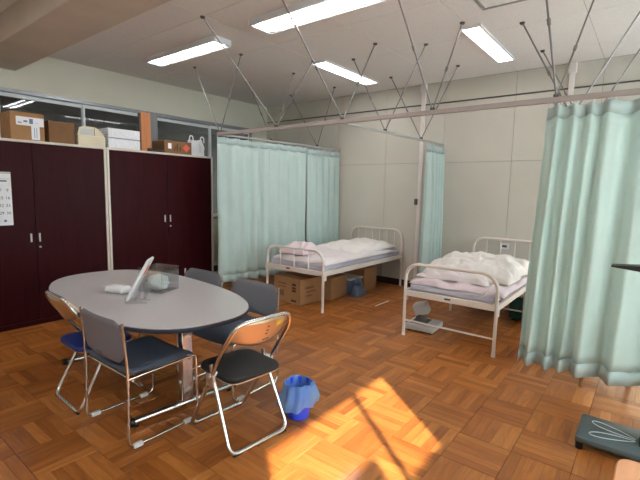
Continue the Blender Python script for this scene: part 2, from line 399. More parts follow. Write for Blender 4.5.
# ------------------------------------------------------------------ wall and ceiling fittings
c = thing('wall_conduit', 'pale square cable conduit running up the back wall behind the gathered curtain', 'conduit', (3.29, 0, 0))
B('conduit_cover', 'conduit', c, -.03, .03, -.04, 0, .1, H, .004)
B('conduit_cap', 'conduit', c, -.045, .045, -.055, 0, H-.12, H, .006)
B('switch_box', 'dark_grey', c, -.065, -.015, -.06, -.02, 1.29, 1.38, .004)
c = thing('wall_conduit', 'pale cable conduit on the back wall above the large drawn curtain', 'conduit', (5.19, 0, 0))
B('conduit_cover', 'conduit', c, -.03, .03, -.04, 0, .1, H, .004)
B('conduit_cap', 'conduit', c, -.045, .045, -.055, 0, H-.12, H, .006)
c = thing('wall_outlet', 'small white outlet plate on the back wall behind the nearer bed', 'outlet', (4.56, 0, .78))
B('plate', 'white_plastic', c, -.06, .06, -.012, 0, -.045, .045, .004)
B('socket', 'dark_grey', c, -.03, .03, -.014, -.01, -.015, .015)
c = thing('ceiling_hatch', 'square metal framed access hatch in the ceiling', 'hatch', (5.03, -2.37, H))
MB().box(-.24, .24, -.24, -.215, -.008, 0).box(-.24, .24, .215, .24, -.008, 0).box(-.24, -.215, -.215, .215, -.008, 0).box(.215, .24, -.215, .215, -.008, 0).build('frame', 'hatch', c)
B('hatch_panel', 'ceil', c, -.213, .213, -.213, .213, -.004, 0)
def lamp_box(label, x0, x1, y0, y1, zb):
    c = thing('ceiling_light', label, 'ceiling light', ((x0+x1)/2, (y0+y1)/2, H), group='ceiling lights')
    a, b = (x1-x0)/2, (y1-y0)/2; d = zb-H
    MB().box(-a, a, -b, b, -.012, 0, .002).box(-a, a, -b, -b+.012, d, -.01, .003).box(-a, a, b-.012, b, d, -.01, .003).box(-a, -a+.03, -b+.012, b-.012, d, -.01, .003).box(a-.03, a, -b+.012, b-.012, d, -.01, .003).build('housing', 'white_plastic', c)
    MB().prism([(-b+.014, d+.004), (0, d+.030), (b-.014, d+.004), (b-.014, -.011), (-b+.014, -.011)], -a+.03, a-.03, M=Matrix(((0, 0, 1, 0), (1, 0, 0, 0), (0, 1, 0, 0), (0, 0, 0, 1)))).build('reflector', 'white_plastic', c)
    for s in (-1, 1):
        MB().tube([(-a+.045, s*b*.46, d+.012), (a-.045, s*b*.46, d+.012)], .014, 12).build('tube', 'tube', c)
    B('pull_tab', 'white_plastic', c, -.015, .015, -.012, .012, d-.006, d+.01, .003)
emit('tube_soft', (0.97, 0.98, 1.0), LAMP*.6)
def lamp_flush(label, x0, x1, y0, y1):
    c = thing('ceiling_light', label, 'ceiling light', ((x0+x1)/2, (y0+y1)/2, H), group='ceiling lights')
    a, b = (x1-x0)/2, (y1-y0)/2; d = -.022
    MB().box(-a-.014, -a+.012, -b-.014, b+.014, d, 0, .003).box(a-.012, a+.014, -b-.014, b+.014, d, 0, .003).box(-a+.012, a-.012, -b-.014, -b+.012, d, 0, .003).box(-a+.012, a-.012, b-.012, b+.014, d, 0, .003).build('frame', 'white_plastic', c)
    MB().box(-a+.012, a-.012, -b+.012, b-.012, d+.003, d+.008).build('diffuser', 'tube_soft', c)
lamp_box('long surface mounted fluorescent light over the maroon cabinets', 1.01, 2.36, -3.10, -2.875, 3.0)
lamp_box('long surface mounted fluorescent light at the top edge, above the oval table side', 2.95, 4.30, -3.17, -2.89, 3.0)
lamp_flush('flush fluorescent light in the ceiling above the bed by the long curtain', 2.575, 2.80, -1.77, -.53)
lamp_flush('flush fluorescent light in the ceiling above the bed with the rolled quilt', 4.48, 4.665, -1.83, -.58)
lamp_box('unseen long surface mounted fluorescent light beyond the ceiling beam', 1.01, 2.36, -6.6, -6.37, 3.0)  # this and the next two: unseen repeats, kept for even room light
lamp_box('unseen long surface mounted fluorescent light in the rear part of the room', 2.95, 4.30, -6.6, -6.37, 3.0)
lamp_box('unseen long surface mounted fluorescent light near the outside windows', 5.3, 6.65, -6.6, -6.37, 3.0)
# ------------------------------------------------------------------ curtain rails with hanger rods
ZR = 2.17
def hanger(parent, top, bot, clip=True):
    p0 = Vector(top); p1 = Vector(bot)
    r = MB().tube([p0, p1], .0072, 8).build('hanger_rod', 'rod', parent)
    n = Vector((0, 0, -1)); mb = MB().lathe([(.024, 0), (.024, -.008), (.012, -.02)], p0+Vector((0, 0, 0)), 12); mb.build('ceiling_flange', 'flange', r)
    q = p0.lerp(p1, .55); MB().tube([q-(p1-p0).normalized()*.02, q+(p1-p0).normalized()*.02], .0125, 8).build('sleeve', 'rod', r)
def rail(label, p0, p1, wdt, hgt, m, vees):
    o = thing('curtain_rail', label, 'curtain rail')
    a, b = Vector(p0), Vector(p1); x0, x1 = sorted((a.x, b.x)); y0, y1 = sorted((a.y, b.y))
    if abs(a.x-b.x) > .02 and abs(a.y-b.y) > .02:
        d_ = b-a; L_ = d_.length; M = tr((a.x+b.x)/2, (a.y+b.y)/2, ZR) @ rot('Z', math.atan2(d_.y, d_.x))
        MB().box(-L_/2, L_/2, -wdt/2, wdt/2, -hgt/2, hgt/2, .004, M=M).build('track', m, o)
    elif x1-x0 > y1-y0: MB().box(x0, x1, y0-wdt/2, y1+wdt/2, ZR-hgt/2, ZR+hgt/2, .004).build('track', m, o)
    else: MB().box(x0-wdt/2, x1+wdt/2, y0, y1, ZR-hgt/2, ZR+hgt/2, .004).build('track', m, o)
    for (t0, t1, bt) in vees:
        for t_ in (t0, t1):
            if t_: hanger(o, (t_[0], t_[1], H), (bt[0], bt[1], ZR+hgt/2))
        MB().box(bt[0]-.018, bt[0]+.018, bt[1]-.018, bt[1]+.018, ZR+hgt/2-.002, ZR+hgt/2+.02, .003).build('rod_bracket', 'flange', o)
    return o
YR = -2.47
rail('long pink-grey curtain rail running across the room toward the right edge', (1.60, YR, 0), (XC, YR, 0), .03, .04, 'rail',
     [((2.65, -3.46), (2.64, -1.82), (2.65, YR)), ((3.60, -3.46), (3.59, -1.93), (3.57, YR)), ((4.56, -3.46), (4.545, -1.957), (4.52, YR)), ((5.46, -3.40), (5.60, -1.95), (5.47, YR)), ((6.45, -3.46), (6.45, -1.95), (6.45, YR))])
rail('white curtain rail from the cabinet corner back to the wall, holding the long pale curtain', (1.60, YR, 0), (1.80, -.02, 0), .026, .026, 'track',
     [((1.18, -2.50), (2.10, -2.51), (1.615, YR+.03)), ((1.167, -1.545), (2.076, -1.55), (1.675, -1.55)), ((1.14, -.575), (2.08, -.61), (1.753, -.60))])
rail('white curtain rail between the two beds', (3.53, YR, 0), (3.62, -.02, 0), .026, .026, 'track',
     [((3.095, -1.61), (4.025, -1.607), (3.561, -1.60)), ((3.075, -.645), (4.025, -.661), (3.595, -.70))])
rail('curtain rail behind the large curtain at right, running back to the wall', (5.45, YR, 0), (5.45, -.02, 0), .026, .026, 'track',
     [((4.991, -1.644), (5.93, -1.64), (5.45, -1.58)), ((4.983, -.694), (5.93, -.69), (5.45, -.60))])
# ------------------------------------------------------------------ curtains
def curtain(name, label, axis, fixed, s0, s1, zt, zb, dens, amp, seed, flare=(0, 0), top_amp=.35, nz=26, ppm=70, sag=.012, hooks=True, skew=0.0):
    """axis 'x' or 'y' = the direction it hangs along; dens(s) = folds per metre"""
    o = thing(name, label, 'curtain', ((s0+s1)/2 if axis == 'x' else fixed, fixed if axis == 'x' else (s0+s1)/2, 0))
    ox, oy = o.location.x, o.location.y
    n = int((s1-s0)*ppm); ph = [0.0]; R_ = random.Random(seed)
    for i in range(n): ph.append(ph[-1]+2*PI*dens(i/n)*(s1-s0)/n)
    def P(u, v):           # v: 0 bottom .. 1 top
        i = min(n, int(round(u*n))); p = ph[i]; s = s0+(s1-s0)*u
        k = p/(2*PI); a = amp*(.75+.5*mn.noise((k*.37+seed, seed*1.7, .3)))
        drift = .6*mn.noise((k*.5, v*1.3, seed+9.0))
        prof = top_amp+(1-top_amp)*(1-v)**.6
        d = a*prof*(sin(p+drift)+.28*sin(2.1*p+1.3+seed+1.5*v)) + .012*mn.noise((s*3, v*3, seed))
        sh = (1-v)*(flare[0]*(1-u)+flare[1]*u) + .02*(1-v)*mn.noise((k*.8, 2*v, seed+4.0))
        return s+sh, d, p
    def pos(u, z, off=0.0):
        v = (z-zb)/(zt-zb); s, d, p = P(u, v)
        zz = z-(sag*(.5+.5*sin(p+1.2)) if v > .95 else sag*(.5+.5*sin(p+1.2))*max(0, (v-.8)/.15)) + (.012*mn.noise((s*2, 7.0, seed)) if v < .05 else 0)
        return (s-ox, fixed+d+off-oy, zz) if axis == 'x' else (fixed+skew*u+d+off-ox, s-oy, zz)
    hb, ht = .10, .085
    c = MB().grid(lambda u, v: pos(u, zb+hb*.98+(zt-ht-zb-hb+.004)*v), n, nz).build('cloth', 'curtain', o, fixn=False, ang=180)
    h1 = MB().grid(lambda u, v: pos(u, zb+hb*v), n, 2).build('bottom_hem', 'curtain_hem', o, fixn=False, ang=180)
    h2 = MB().grid(lambda u, v: pos(u, zt-ht+ht*v), n, 2).build('top_hem', 'curtain_hem', o, fixn=False, ang=180)
    for q, th in ((c, .0015), (h1, .004), (h2, .004)):
        md = q.modifiers.new('thick', 'SOLIDIFY'); md.thickness = th; md.offset = 0
    if hooks:
        hk = MB().tube([(0, 0, -.02), (0, .006, 0), (0, 0, .03)], .003, 6).mesh('curtain_hook', 'white_plastic')
        last = None
        for i in range(n+1):
            q = int((ph[i]+PI/2)/(2*PI))
            if q != last:
                last = q; p = pos(i/n, zt-.004); link('curtain_hook', hk, o, (p[0] if axis == 'x' else fixed+skew*i/n-ox, p[1] if axis == 'y' else fixed-oy, zt-.005+.0))
    return o
curtain('curtain', 'long pale mint curtain drawn beside the maroon cabinet', 'y', 1.60, -2.475, -.83, 2.145, .20, lambda s: 5.2, .050, 3.1, skew=.135)
curtain('curtain', 'pale mint curtain against the back wall, beyond the long one at the bed', 'y', 1.72, -.80, -.06, 2.135, .20, lambda s: 7.0, .050, 7.7, skew=.075)
curtain('curtain', 'gathered mint curtain hanging between the two beds at the wall', 'y', 3.595, -.50, -.08, 2.13, .20, lambda s: 10.0, .085, 1.4, top_amp=.5, skew=.05, ppm=130)
curtain('curtain', 'large mint curtain filling the right edge of the room', 'x', YR, 5.42, 7.65, 2.135, .163, lambda s: 9.5 if s < .17 else (5.0 if s < .28 else 3.2), .066, 5.2, flare=(-.07, 0), top_amp=.4, ppm=90, sag=.02)
# ------------------------------------------------------------------ cabinets
def cabinet(label, y0, y1, join, handle_z):
    o = thing('storage_cabinet', label, 'cabinet', (.82, (y0+y1)/2, 0)); oy = (y0+y1)/2
    xf = 1.073-.82; y0 -= oy; y1 -= oy; join -= oy
    MB().box(-.25, xf-.022, y0, y1, 0, 1.90).build('body', 'maroon', o)
    MB().box(-.25, xf, y0, y1, 1.897, 1.922, .003).box(-.25, xf, y0, y0+.028, .0, 1.897, .003).box(-.25, xf, y1-.028, y1, .0, 1.897, .003).build('frame', 'cream_metal', o)
    B('plinth', 'maroon', o, xf-.03, xf-.006, y0+.028, y1-.028, 0, .05)
    for k, (a, b) in enumerate(((y0+.03, join-.0015), (join+.0015, y1-.03))):
        d = B('door', 'maroon', o, xf-.022, xf-.002, a, b, .052, 1.894, .002)
        hy = b-.045 if k == 0 else a+.03
        MB().box(xf-.002, xf+.004, hy-.009, hy+.009, handle_z-.045, handle_z+.045, .002).build('handle', 'handle', d)
        if k == 1: MB().tube([(xf-.002, hy, handle_z-.1), (xf+.006, hy, handle_z-.1)], .011, 14).build('lock', 'handle', d)
    return o
cabinet('dark maroon two-door cabinet with a calendar on its door', -5.13, -3.647, -4.40, .93)
cabinet('dark maroon two-door cabinet beside the long pale curtain', -3.643, -2.14, -2.868, 1.07)
# calendar
c = thing('wall_calendar', 'white monthly calendar hung on the maroon cabinet door at the left edge', 'calendar', (1.075, -4.79, 1.07))
B('sheet', 'paper', c, 0, .003, -.205, .195, 0, .525)
B('binding', 'grey_white', c, 0, .006, -.205, .195, .505, .525, .001)
B('header_line', 'ink_blue', c, .003, .0036, -.19, .185, .455, .458)
Mt = lambda y, z: tr(.0036, y, z) @ rot('Z', PI/2) @ rot('X', PI/2)
B('month_bar', 'ink', c, .003, .0038, .0, .16, .430, .442)
for r, row in enumerate((('2', '3', '4', '5', '6', '7', '9'), ('10', '11', '12', '13', '14', '15', '16'), ('17', '18', '19', '20', '21', '22', '23'), ('24', '25', '26', '27', '28', '29', '30'))):
    for q, s in enumerate(row): text_mesh(s, .040, 'ink', c, Mt(-.175+q*.056, .345-r*.075))
for k in range(6): MB().tube([(.0034, -.17+k*.06, .045), (.0042, -.17+k*.06, .045)], .013, 12).build('moon_mark', 'ink_blue', c)
# ------------------------------------------------------------------ things on the cabinets
ZC = 1.922
def carton(name, label, x, y, rz, dx, dy, dz, m='cardboard', z=ZC, flaps=0.0, cat='box'):
    o = thing(name, label, cat, (x, y, z), rz)
    MB().box(-dx/2, dx/2, -dy/2, dy/2, 0, dz, .004).build('body', m, o)
    B('tape', 'cardboard_dark' if m == 'cardboard' else 'cardboard', o, -dx/2-.001, dx/2+.001, -.025, .025, dz-.0, dz+.0015)
    B('flap_seam', 'print_dark', o, -dx/2+.01, dx/2-.01, -.002, .002, dz, dz+.0006)
    if flaps:
        for s in (-1, 1):
            M = tr(0, s*dy/2, dz) @ rot('X', s*flaps)
            MB().box(-dx/2+.004, dx/2-.004, min(0, -s*dy*.48), max(0, -s*dy*.48), -.002, .002, M=M).build('flap', m, o)
    return o
o = carton('cardboard_box', 'cardboard box with a white shipping label, at the left end of the cabinet top', .905, -4.415, 0, .30, .30, .275)
MB().box(.150, .1515, -.10, .145, .145, .23).build('shipping_label', 'paper', o); MB().box(.150, .1515, .03, .105, .01, .145).build('shipping_label', 'paper', o)
for k in range(4): B('print', 'ink_blue', o, .1515, .1518, -.085+k*.05, -.052+k*.05, .165+.012*(k % 2), .175+.02*(k % 3))
B('print', 'ink_blue', o, .1515, .1518, .055, .06, .03, .13); B('print', 'ink_blue', o, .1515, .1518, .075, .08, .03, .13)
o = carton('cardboard_box', 'plain brown cardboard box with loose top flaps, second from the left on the cabinet', .90, -4.095, .0, .28, .255, .225, 'cardboard_dark', flaps=.09)
# rounded cream file holder
o = thing('file_holder', 'cream holder with a rounded lid between the brown box and white packs on the cabinet', 'file holder', (.92, -3.785, ZC))
MB().box(-.12, .12, -.15, .15, 0, .115, .006).build('base', 'cream_box', o)
prof = [(-.15, .115)]+[(-.15+.3*t, .115+.10*(1-max(0, (t-.55)/.45)**2.2)*min(1, .75+t)) for t in [k/14 for k in range(1, 14)]]+[(.15, .115)]
MB().prism([(y, z) for y, z in prof], -.112, .108, M=Matrix(((0, 0, 1, 0), (1, 0, 0, 0), (0, 1, 0, 0), (0, 0, 0, 1)))).build('rounded_lid', 'cream_box', o)
B('lid_opening', 'grey_white', o, .1081, .1095, -.12, .02, .12, .19); B('gap', 'dark_lid', o, .108, .1098, .03, .036, .118, .2)
# white packs
for k, nm in enumerate(('lower white plastic-wrapped pack in the stack on the cabinet', 'upper white plastic-wrapped pack in the stack on the cabinet')):
    o = thing('wrapped_pack', nm, 'pack', (.88, -3.415, ZC+.001+k*.116), group='white wrapped packs')
    for q in range(4):
        s = MB(); s.box(-.17, .17, -.195, .195, q*.0285, q*.0285+.0265, .006); s.build('tray', 'foam', o)
    B('wrapper', 'foam', o, .171, .175, -.192, .192, .004, .11, .001)
o = thing('wooden_board', 'upright orange-brown wooden board leaning at the windows on the cabinet', 'board', (1.0, -3.115, ZC))
B('plank', 'orange_wood', o, -.012, .012, -.065, .065, 0, .475, .003); B('edge_strip', 'dark_lid', o, -.016, .008, -.09, -.066, 0, .46, .002)
o = thing('storage_tray', 'flat dark tray lying on the cabinet beside the wooden board', 'tray', (.93, -2.99, ZC))
MB().box(-.12, .12, -.11, .11, 0, .028, .005).build('tray_base', 'dark_lid', o); MB().box(-.125, .125, -.115, .115, .028, .04, .004).build('tray_rim', 'dark_lid', o)
o = carton('cardboard_box', 'brown cardboard box with a pinkish red diamond mark beside the white bag', .90, -2.68, 0, .30, .41, .165, 'cardboard_dark')
MB().prism([(-.055, .085), (0, .03), (.055, .085), (0, .14)], 0, .001, M=Matrix(((0, 0, 1, .1505), (1, 0, 0, .12), (0, 1, 0, 0), (0, 0, 0, 1)))).build('diamond_mark', 'pink_red', o)
B('white_label', 'paper', o, .1502, .151, -.155, -.105, .06, .13)
for k in range(5): B('print', 'print_dark', o, .1502, .151, -.07+k*.022, -.056+k*.022, .03+.03*(k % 2), .07+.03*(k % 3))
# plastic bag
o = thing('plastic_bag', 'white plastic carrier bag with loop handles on the cabinet end', 'bag', (.95, -2.345, ZC))
def bagf(u, v):
    a = 2*PI*u; r = 1+.12*fbm(cos(a)*1.6, sin(a)*1.6, v*2.2); sq = (abs(cos(a))**4+abs(sin(a))**4)**-.25
    k = 1-.22*max(0, v-.55)/.45
    return (.075*sq*r*cos(a)*k, .118*sq*r*sin(a)*k, .215*v*(1+.05*sin(3*a)))
MB().grid(bagf, 40, 14).build('bag_body', 'bag_white', o, ang=180)
for s in (-1, 1): MB().tube(fillet([(.03, s*.09-.025, .19), (.03, s*.09-.02, .27), (.03, s*.09+.03, .27), (.03, s*.09+.035, .19)], .04), .005, 8, sx=1.8).build('bag_handle', 'bag_white', o)
for k in range(5): B('print', 'ink_blue', o, .086, .0875, .0+.0*k, .045-.006*k, .055+k*.026, .060+k*.026)
# ------------------------------------------------------------------ beds
def bed(label, x0, x1, yf, yh, ztf, zth, nfoot, nhead, zr=.475, cross=False):
    o = thing('hospital_bed', label, 'bed', ((x0+x1)/2, (yf+yh)/2, 0)); ox, oy = o.location.x, o.location.y
    a, b = x0-ox, x1-ox; F, Hd = yf-oy, yh-oy
    def end(name, y, zt, nb, bar_r):
        e = MB().tube(fillet([(a, y, .01), (a, y, zt), (b, y, zt), (b, y, .01)], .17, 8), .0165, 12).build(name, 'bed_white', o)
        MB().box(a+.012, b-.012, y-.012, y+.012, zr-.03, zr+.03, .004).build('end_rail', 'bed_white', e)
        for k in range(nb):
            x = a+(b-a)*(k+1)/(nb+1); MB().tube([(x, y, zr+.02), (x, y, zt-.006)], bar_r, 8).build('bar', 'bed_white', e)
        for x in (a, b): MB().lathe([(.019, 0), (.019, .03), (.0165, .035)], (x, y, 0), 12).build('leg_cap', 'bed_white', e)
        if cross: MB().tube([(a, y, .165), (b, y, .165)], .009, 8).build('cross_bar', 'bed_white', e)
        return e
    f = end('footboard', F, ztf, nfoot, .008); end('headboard', Hd, zth, nhead, .007)
    for x, s in ((a, 1), (b, -1)):
        MB().box(x-.014, x+.014, F+.015, Hd-.015, zr-.03, zr+.03, .004).build('side_rail', 'bed_white', o)
        MB().box(x-.016, x+.016, F+.005, F+.05, zr-.085, zr+.02, .003).build('corner_bracket', 'bed_white', o)
        MB().box(x-.016, x+.016, Hd-.05, Hd-.005, zr-.085, zr+.02, .003).build('corner_bracket', 'bed_white', o)
    for k in range(9):
        y = F+.12+k*(Hd-F-.24)/8; MB().box(a+.014, b-.014, y-.03, y+.03, zr-.005, zr+.012).build('slat', 'bed_white', o)
    return o, f
o, f = bed('white tubular bed beside the long curtain with cartons stored under it', 2.10, 3.045, -2.05, -.04, .748, .888, 3, 6)
B('maker_plate', 'red', f, -.12, -.06, -1.005-.0155, -1.005-.011, .470, .492); 
o2, f2 = bed('white tubular bed with a rolled quilt, beside the large curtain', 4.16, 5.065, -2.105, -.05, .76, .875, 0, 4, zr=.455, cross=True)
MB().tube([(-.425, .2, 0), (-.425, .2, .43)], .014, 10).tube([(.425, .2, 0), (.425, .2, .43)], .014, 10).tube([(-.425, .2, .15), (.425, .2, .15)], .009, 8).build('middle_support', 'bed_white', o2)
B('maker_plate', 'ink', f2, -.03, .03, -1.0275-.0155, -1.0275-.011, .452, .466)
def pad(name, label, cat, m, cx, cy, z0, hx, hy, h, seed, e=4.0, wob=.03, lump=.02, fold=0.0, n=56, edge=.35, slope=0.0, fd=(5.0, 2.5)):
    o = thing(name, label, cat, (cx, cy, z0))
    def top(u, v):
        x = 2*u-1; y = 2*v-1
        px_ = max(0, 1-abs(x)**e*(.999)); py_ = max(0, 1-abs(y)**e*.999)
        q = (px_*py_)**edge
        ex = 1+wob*mn.noise((y*2.2, seed, 1.0 if x > 0 else 5.0)); ey = 1+wob*mn.noise((x*2.2, seed+3, 1.0 if y > 0 else 5.0))
        z = h*q*(1+slope*y)+lump*q*fbm(x*2.0*hx/.4, y*2.0*hy/.4, seed, 4)
        if fold: z += fold*q*(abs(sin(fd[0]*x+fd[1]*y+1.6*fbm(x*1.2, y*1.2, seed)))-.5)
        return (x*hx*ex, y*hy*ey, max(.001, z))
    mb = MB().grid(top, n, n)
    mb.grid(lambda u, v: (top(u, v)[0], top(u, v)[1], 0), 1, 1)
    mb.build('cover', m, o, ang=180)
    return o
ZM = .49
# bed 1 bedding
def mattress(label, m, cx, cy, z0, hx, hy, h):
    o = thing('mattress', label, 'mattress', (cx, cy, z0))
    MB().box(-hx, hx, -hy, hy, 0, h, .03, seg=3).build('body', m, o)
    pts = fillet([(-hx, -hy, h-.015), (hx, -hy, h-.015), (hx, hy, h-.015), (-hx, hy, h-.015)], .04, 4, closed=True)
    MB().tube(pts, .006, 6, closed=True).build('piping', m, o)
mattress('lavender mattress on the bed beside the long curtain', 'sheet_lav', 2.572, -1.04, ZM, .445, .975, .085)
pad('duvet', 'off-white duvet spread over the bed beside the long curtain', 'duvet', 'duvet_pink', 2.59, -1.12, .572, .46, .88, .085, 2.2, lump=.03, fold=.022, wob=.06)
pad('blanket', 'cream blanket folded across the head half of the bed beside the long curtain', 'blanket', 'duvet_white', 2.60, -.70, .63, .40, .55, .085, 6.4, lump=.035, fold=.02, wob=.08)
pad('pillow', 'white pillow at the head of the bed beside the long curtain', 'pillow', 'duvet_white', 2.57, -.24, .59, .33, .17, .13, 9.4, lump=.02, e=3, n=32)
pad('folded_cover', 'pink folded cover at the foot of the bed beside the long curtain', 'cover', 'pink_sheet', 2.42, -1.78, .64, .22, .16, .125, 4.4, lump=.02, fold=.02, e=5, wob=.08, n=32, slope=.25)
# bed 2 bedding
mattress('lavender mattress on the bed with the rolled quilt', 'sheet_lav', 4.61, -1.08, .47, .425, .985, .075)
pad('bed_sheet', 'pink crumpled sheet spread on the bed with the rolled quilt', 'sheet', 'pink_sheet', 4.635, -1.12, .543, .475, .93, .085, 12.2, lump=.03, fold=.025, wob=.06)
pad('quilt', 'thick rolled white and pink quilt lying across the nearer bed', 'quilt', 'duvet_white', 4.655, -1.28, .615, .43, .56, .16, 15.3, lump=.05, fold=.065, e=3.6, wob=.10, n=72, fd=(1.2, 6.5))
pad('quilt', 'pinkish lower quilt fold under the white quilt at the foot end', 'quilt', 'duvet_pink', 4.55, -1.74, .60, .36, .20, .075, 19.3, lump=.03, fold=.03, e=3.5, wob=.1, n=40)
pad('pillow', 'white pillow at the head of the nearer bed', 'pillow', 'duvet_white', 4.66, -.35, .585, .30, .18, .10, 21.4, lump=.02, e=3, n=32)
def ribbon(label, pts):
    o = thing('tie_ribbon', label, 'ribbon', pts[0]); P0 = Vector(pts[0])
    P = [Vector(p)-P0 for p in fillet(pts, .06, 5)]
    mb = MB(); n = len(P); wv = Vector((.013, .004, .006))
    mb.add([p-wv for p in P]+[p+wv for p in P], [(i, i+1, n+i+1, n+i) for i in range(n-1)])
    q = mb.build('strip', 'duvet_white', o, fixn=False); md = q.modifiers.new('thick', 'SOLIDIFY'); md.thickness = .004
ribbon('white cloth tie at the left of the nearer bed foot', [(4.50, -2.03, .645), (4.36, -2.075, .625), (4.28, -2.095, .575)])
ribbon('white cloth tie at the right of the nearer bed foot', [(5.0, -2.05, .655), (4.98, -2.085, .61), (4.92, -2.095, .53)])
# ------------------------------------------------------------------ under the beds
def mark(o, m, *r): B('print', m, o, *r)
o = carton('cardboard_box', 'large printed cardboard carton under the foot of the bed by the long curtain', 2.41, -1.78, -.06, .50, .42, .335, z=.001)
for q in ((-.19, -.05, .08, .16), (-.16, .0, .24, .26), (-.16, -.02, .20, .215), (.10, .17, .16, .19), (.10, .17, .20, .225), (.10, .17, .24, .27), (.08, .18, .03, .055)):
    mark(o, 'cardboard_dark' if q[0] < 0 else 'print_dark', q[0], q[1], -.2112, -.2102, q[2], q[3])
for q in ((-.12, .05, .20, .23), (-.10, .08, .15, .17), (-.1, .02, .10, .12)): mark(o, 'cardboard_dark', .2502, .2512, *q)
o = carton('cardboard_box', 'plain cardboard carton behind the printed one under the bed by the curtain', 2.53, -1.32, .05, .46, .40, .30, z=.001)
o = carton('cardboard_box', 'cardboard carton at the head end under the bed by the long curtain', 2.60, -.56, .0, .42, .36, .33, z=.001)
o = thing('storage_bin', 'bluish translucent storage bin between cartons under the bed', 'storage bin', (2.60, -.94, 0))
MB().box(-.20, .20, -.16, .16, .001, .21, .02, seg=2).build('bin_body', 'storage_blue', o); MB().box(-.215, .215, -.172, .172, .21, .235, .008).build('lid', 'grey_white', o)
for s in (-1, 1): MB().box(s*.215-.012, s*.215+.012, -.05, .05, .17, .225, .004).build('latch', 'storage_blue', o)
pad('plastic_bag', 'blue-grey plastic bag in front of the storage bin under the bed', 'bag', 'storage_blue', 2.895, -1.02, .001, .06, .12, .14, 31.0, e=2.6, lump=.03, fold=.03, n=24)
o = thing('floor_tape', 'white strip of tape on the floor between the beds', 'tape', (3.369, -1.17, 0)); MB().box(-.009, .009, -.18, .18, .0002, .0022).build('strip', 'paper', o)
o = thing('storage_bin', 'dark teal storage bin under the nearer bed by the large curtain', 'storage bin', (5.08, -.50, 0))
MB().box(-.22, .22, -.32, .32, .03, .30, .025, seg=2).build('bin_body', 'teal', o); MB().box(-.235, .235, -.335, .335, .30, .33, .008).build('rim', 'white_plastic', o)
for a in (-1, 1):
    for b in (-1, 1): MB().lathe([(.025, 0), (.025, .032)], (a*.17, b*.26, 0), 10).build('foot', 'black', o)
# infant scale
o = thing('infant_scale', 'white infant weighing scale with a raised display under the nearer bed', 'scale', (4.235, -1.77, 0), rad(4))
MB().box(-.16, .16, -.17, .17, .015, .075, .014, seg=2).build('base', 'grey_white', o)
MB().box(-.12, .05, -.11, .11, .074, .084, .004).build('tray', 'dark_grey', o)
M = tr(-.045, .03, .215) @ rot('Z', .5+2.6) @ rot('Y', rad(18)) @ rot('X', rad(-14))
MB().box(-.08, .08, -.06, .06, -.065, .065, .02, M=M, seg=2).build('display_head', 'grey_white', o)
MB().box(-.06, .06, -.063, -.058, -.02, .045, M=M).build('display_screen', 'dark_grey', o)
MB().lathe([(.075, .082), (.06, .10), (.045, .15)], (-.045, .03, 0), 16).build('display_neck', 'dark_grey', o)
for a in (-1, 1):
    for b in (-1, 1): MB().lathe([(.018, 0), (.018, .017)], (a*.12, b*.13, 0), 10).build('foot', 'black', o)
# ------------------------------------------------------------------ table
TZ = .69
t = thing('oval_table', 'pale grey oval meeting table with a dark edge and chrome legs', 'table', (3.112, -4.380, 0), -.09)
def sup(a, b, n=2.55, k=72): return [(a*math.copysign(abs(cos(2*PI*i/k))**(2/n), cos(2*PI*i/k)), b*math.copysign(abs(sin(2*PI*i/k))**(2/n), sin(2*PI*i/k))) for i in range(k)]
MB().prism(sup(1.012, .522), TZ-.004, TZ).build('tabletop', 'table_top', t)
mb = MB(); prof = [(0, -.004), (.004, -.006), (.006, -.013), (.004, -.022), (0, -.030), (-.03, -.033)]; k = 72; S = sup(1, 1)
vs_ = []
for (dr, dz) in prof: vs_ += [(x*(1.012+dr), y*(.522+dr), TZ+dz) for x, y in S]
mb.add(vs_, [(i*k+q, i*k+(q+1) % k, (i+1)*k+(q+1) % k, (i+1)*k+q) for i in range(len(prof)-1) for q in range(k)]+[tuple((len(prof)-1)*k+q for q in range(k))])
mb.build('edge_band', 'table_edge', t)
for x in (3.725-3.112, 2.43-3.112):
    l = MB().box(x-.026, x+.026, -.03, .05, .05, TZ-.033, .006).build('leg', 'chrome', t)
    MB().tube([(x, -.36, .035), (x, .38, .035)], .022, 14).build('foot_bar', 'chrome', l)
    for y0, y1 in ((-.375, -.345), (.365, .395)): MB().tube([(x, y0, .033), (x, y1, .033)], .027, 14).build('end_cap', 'black', l)
    for yy in (-.33, .35): MB().lathe([(.014, 0), (.014, .016)], (x, yy, 0), 10).build('glide', 'black', l)
    MB().box(x-.05, x+.05, -.33, .33, TZ-.05, TZ-.032, .003).build('mount_plate', 'steel', l)
MB().box(-.70, .52, -.02, .02, TZ-.075, TZ-.045, .004).build('beam', 'steel', t)
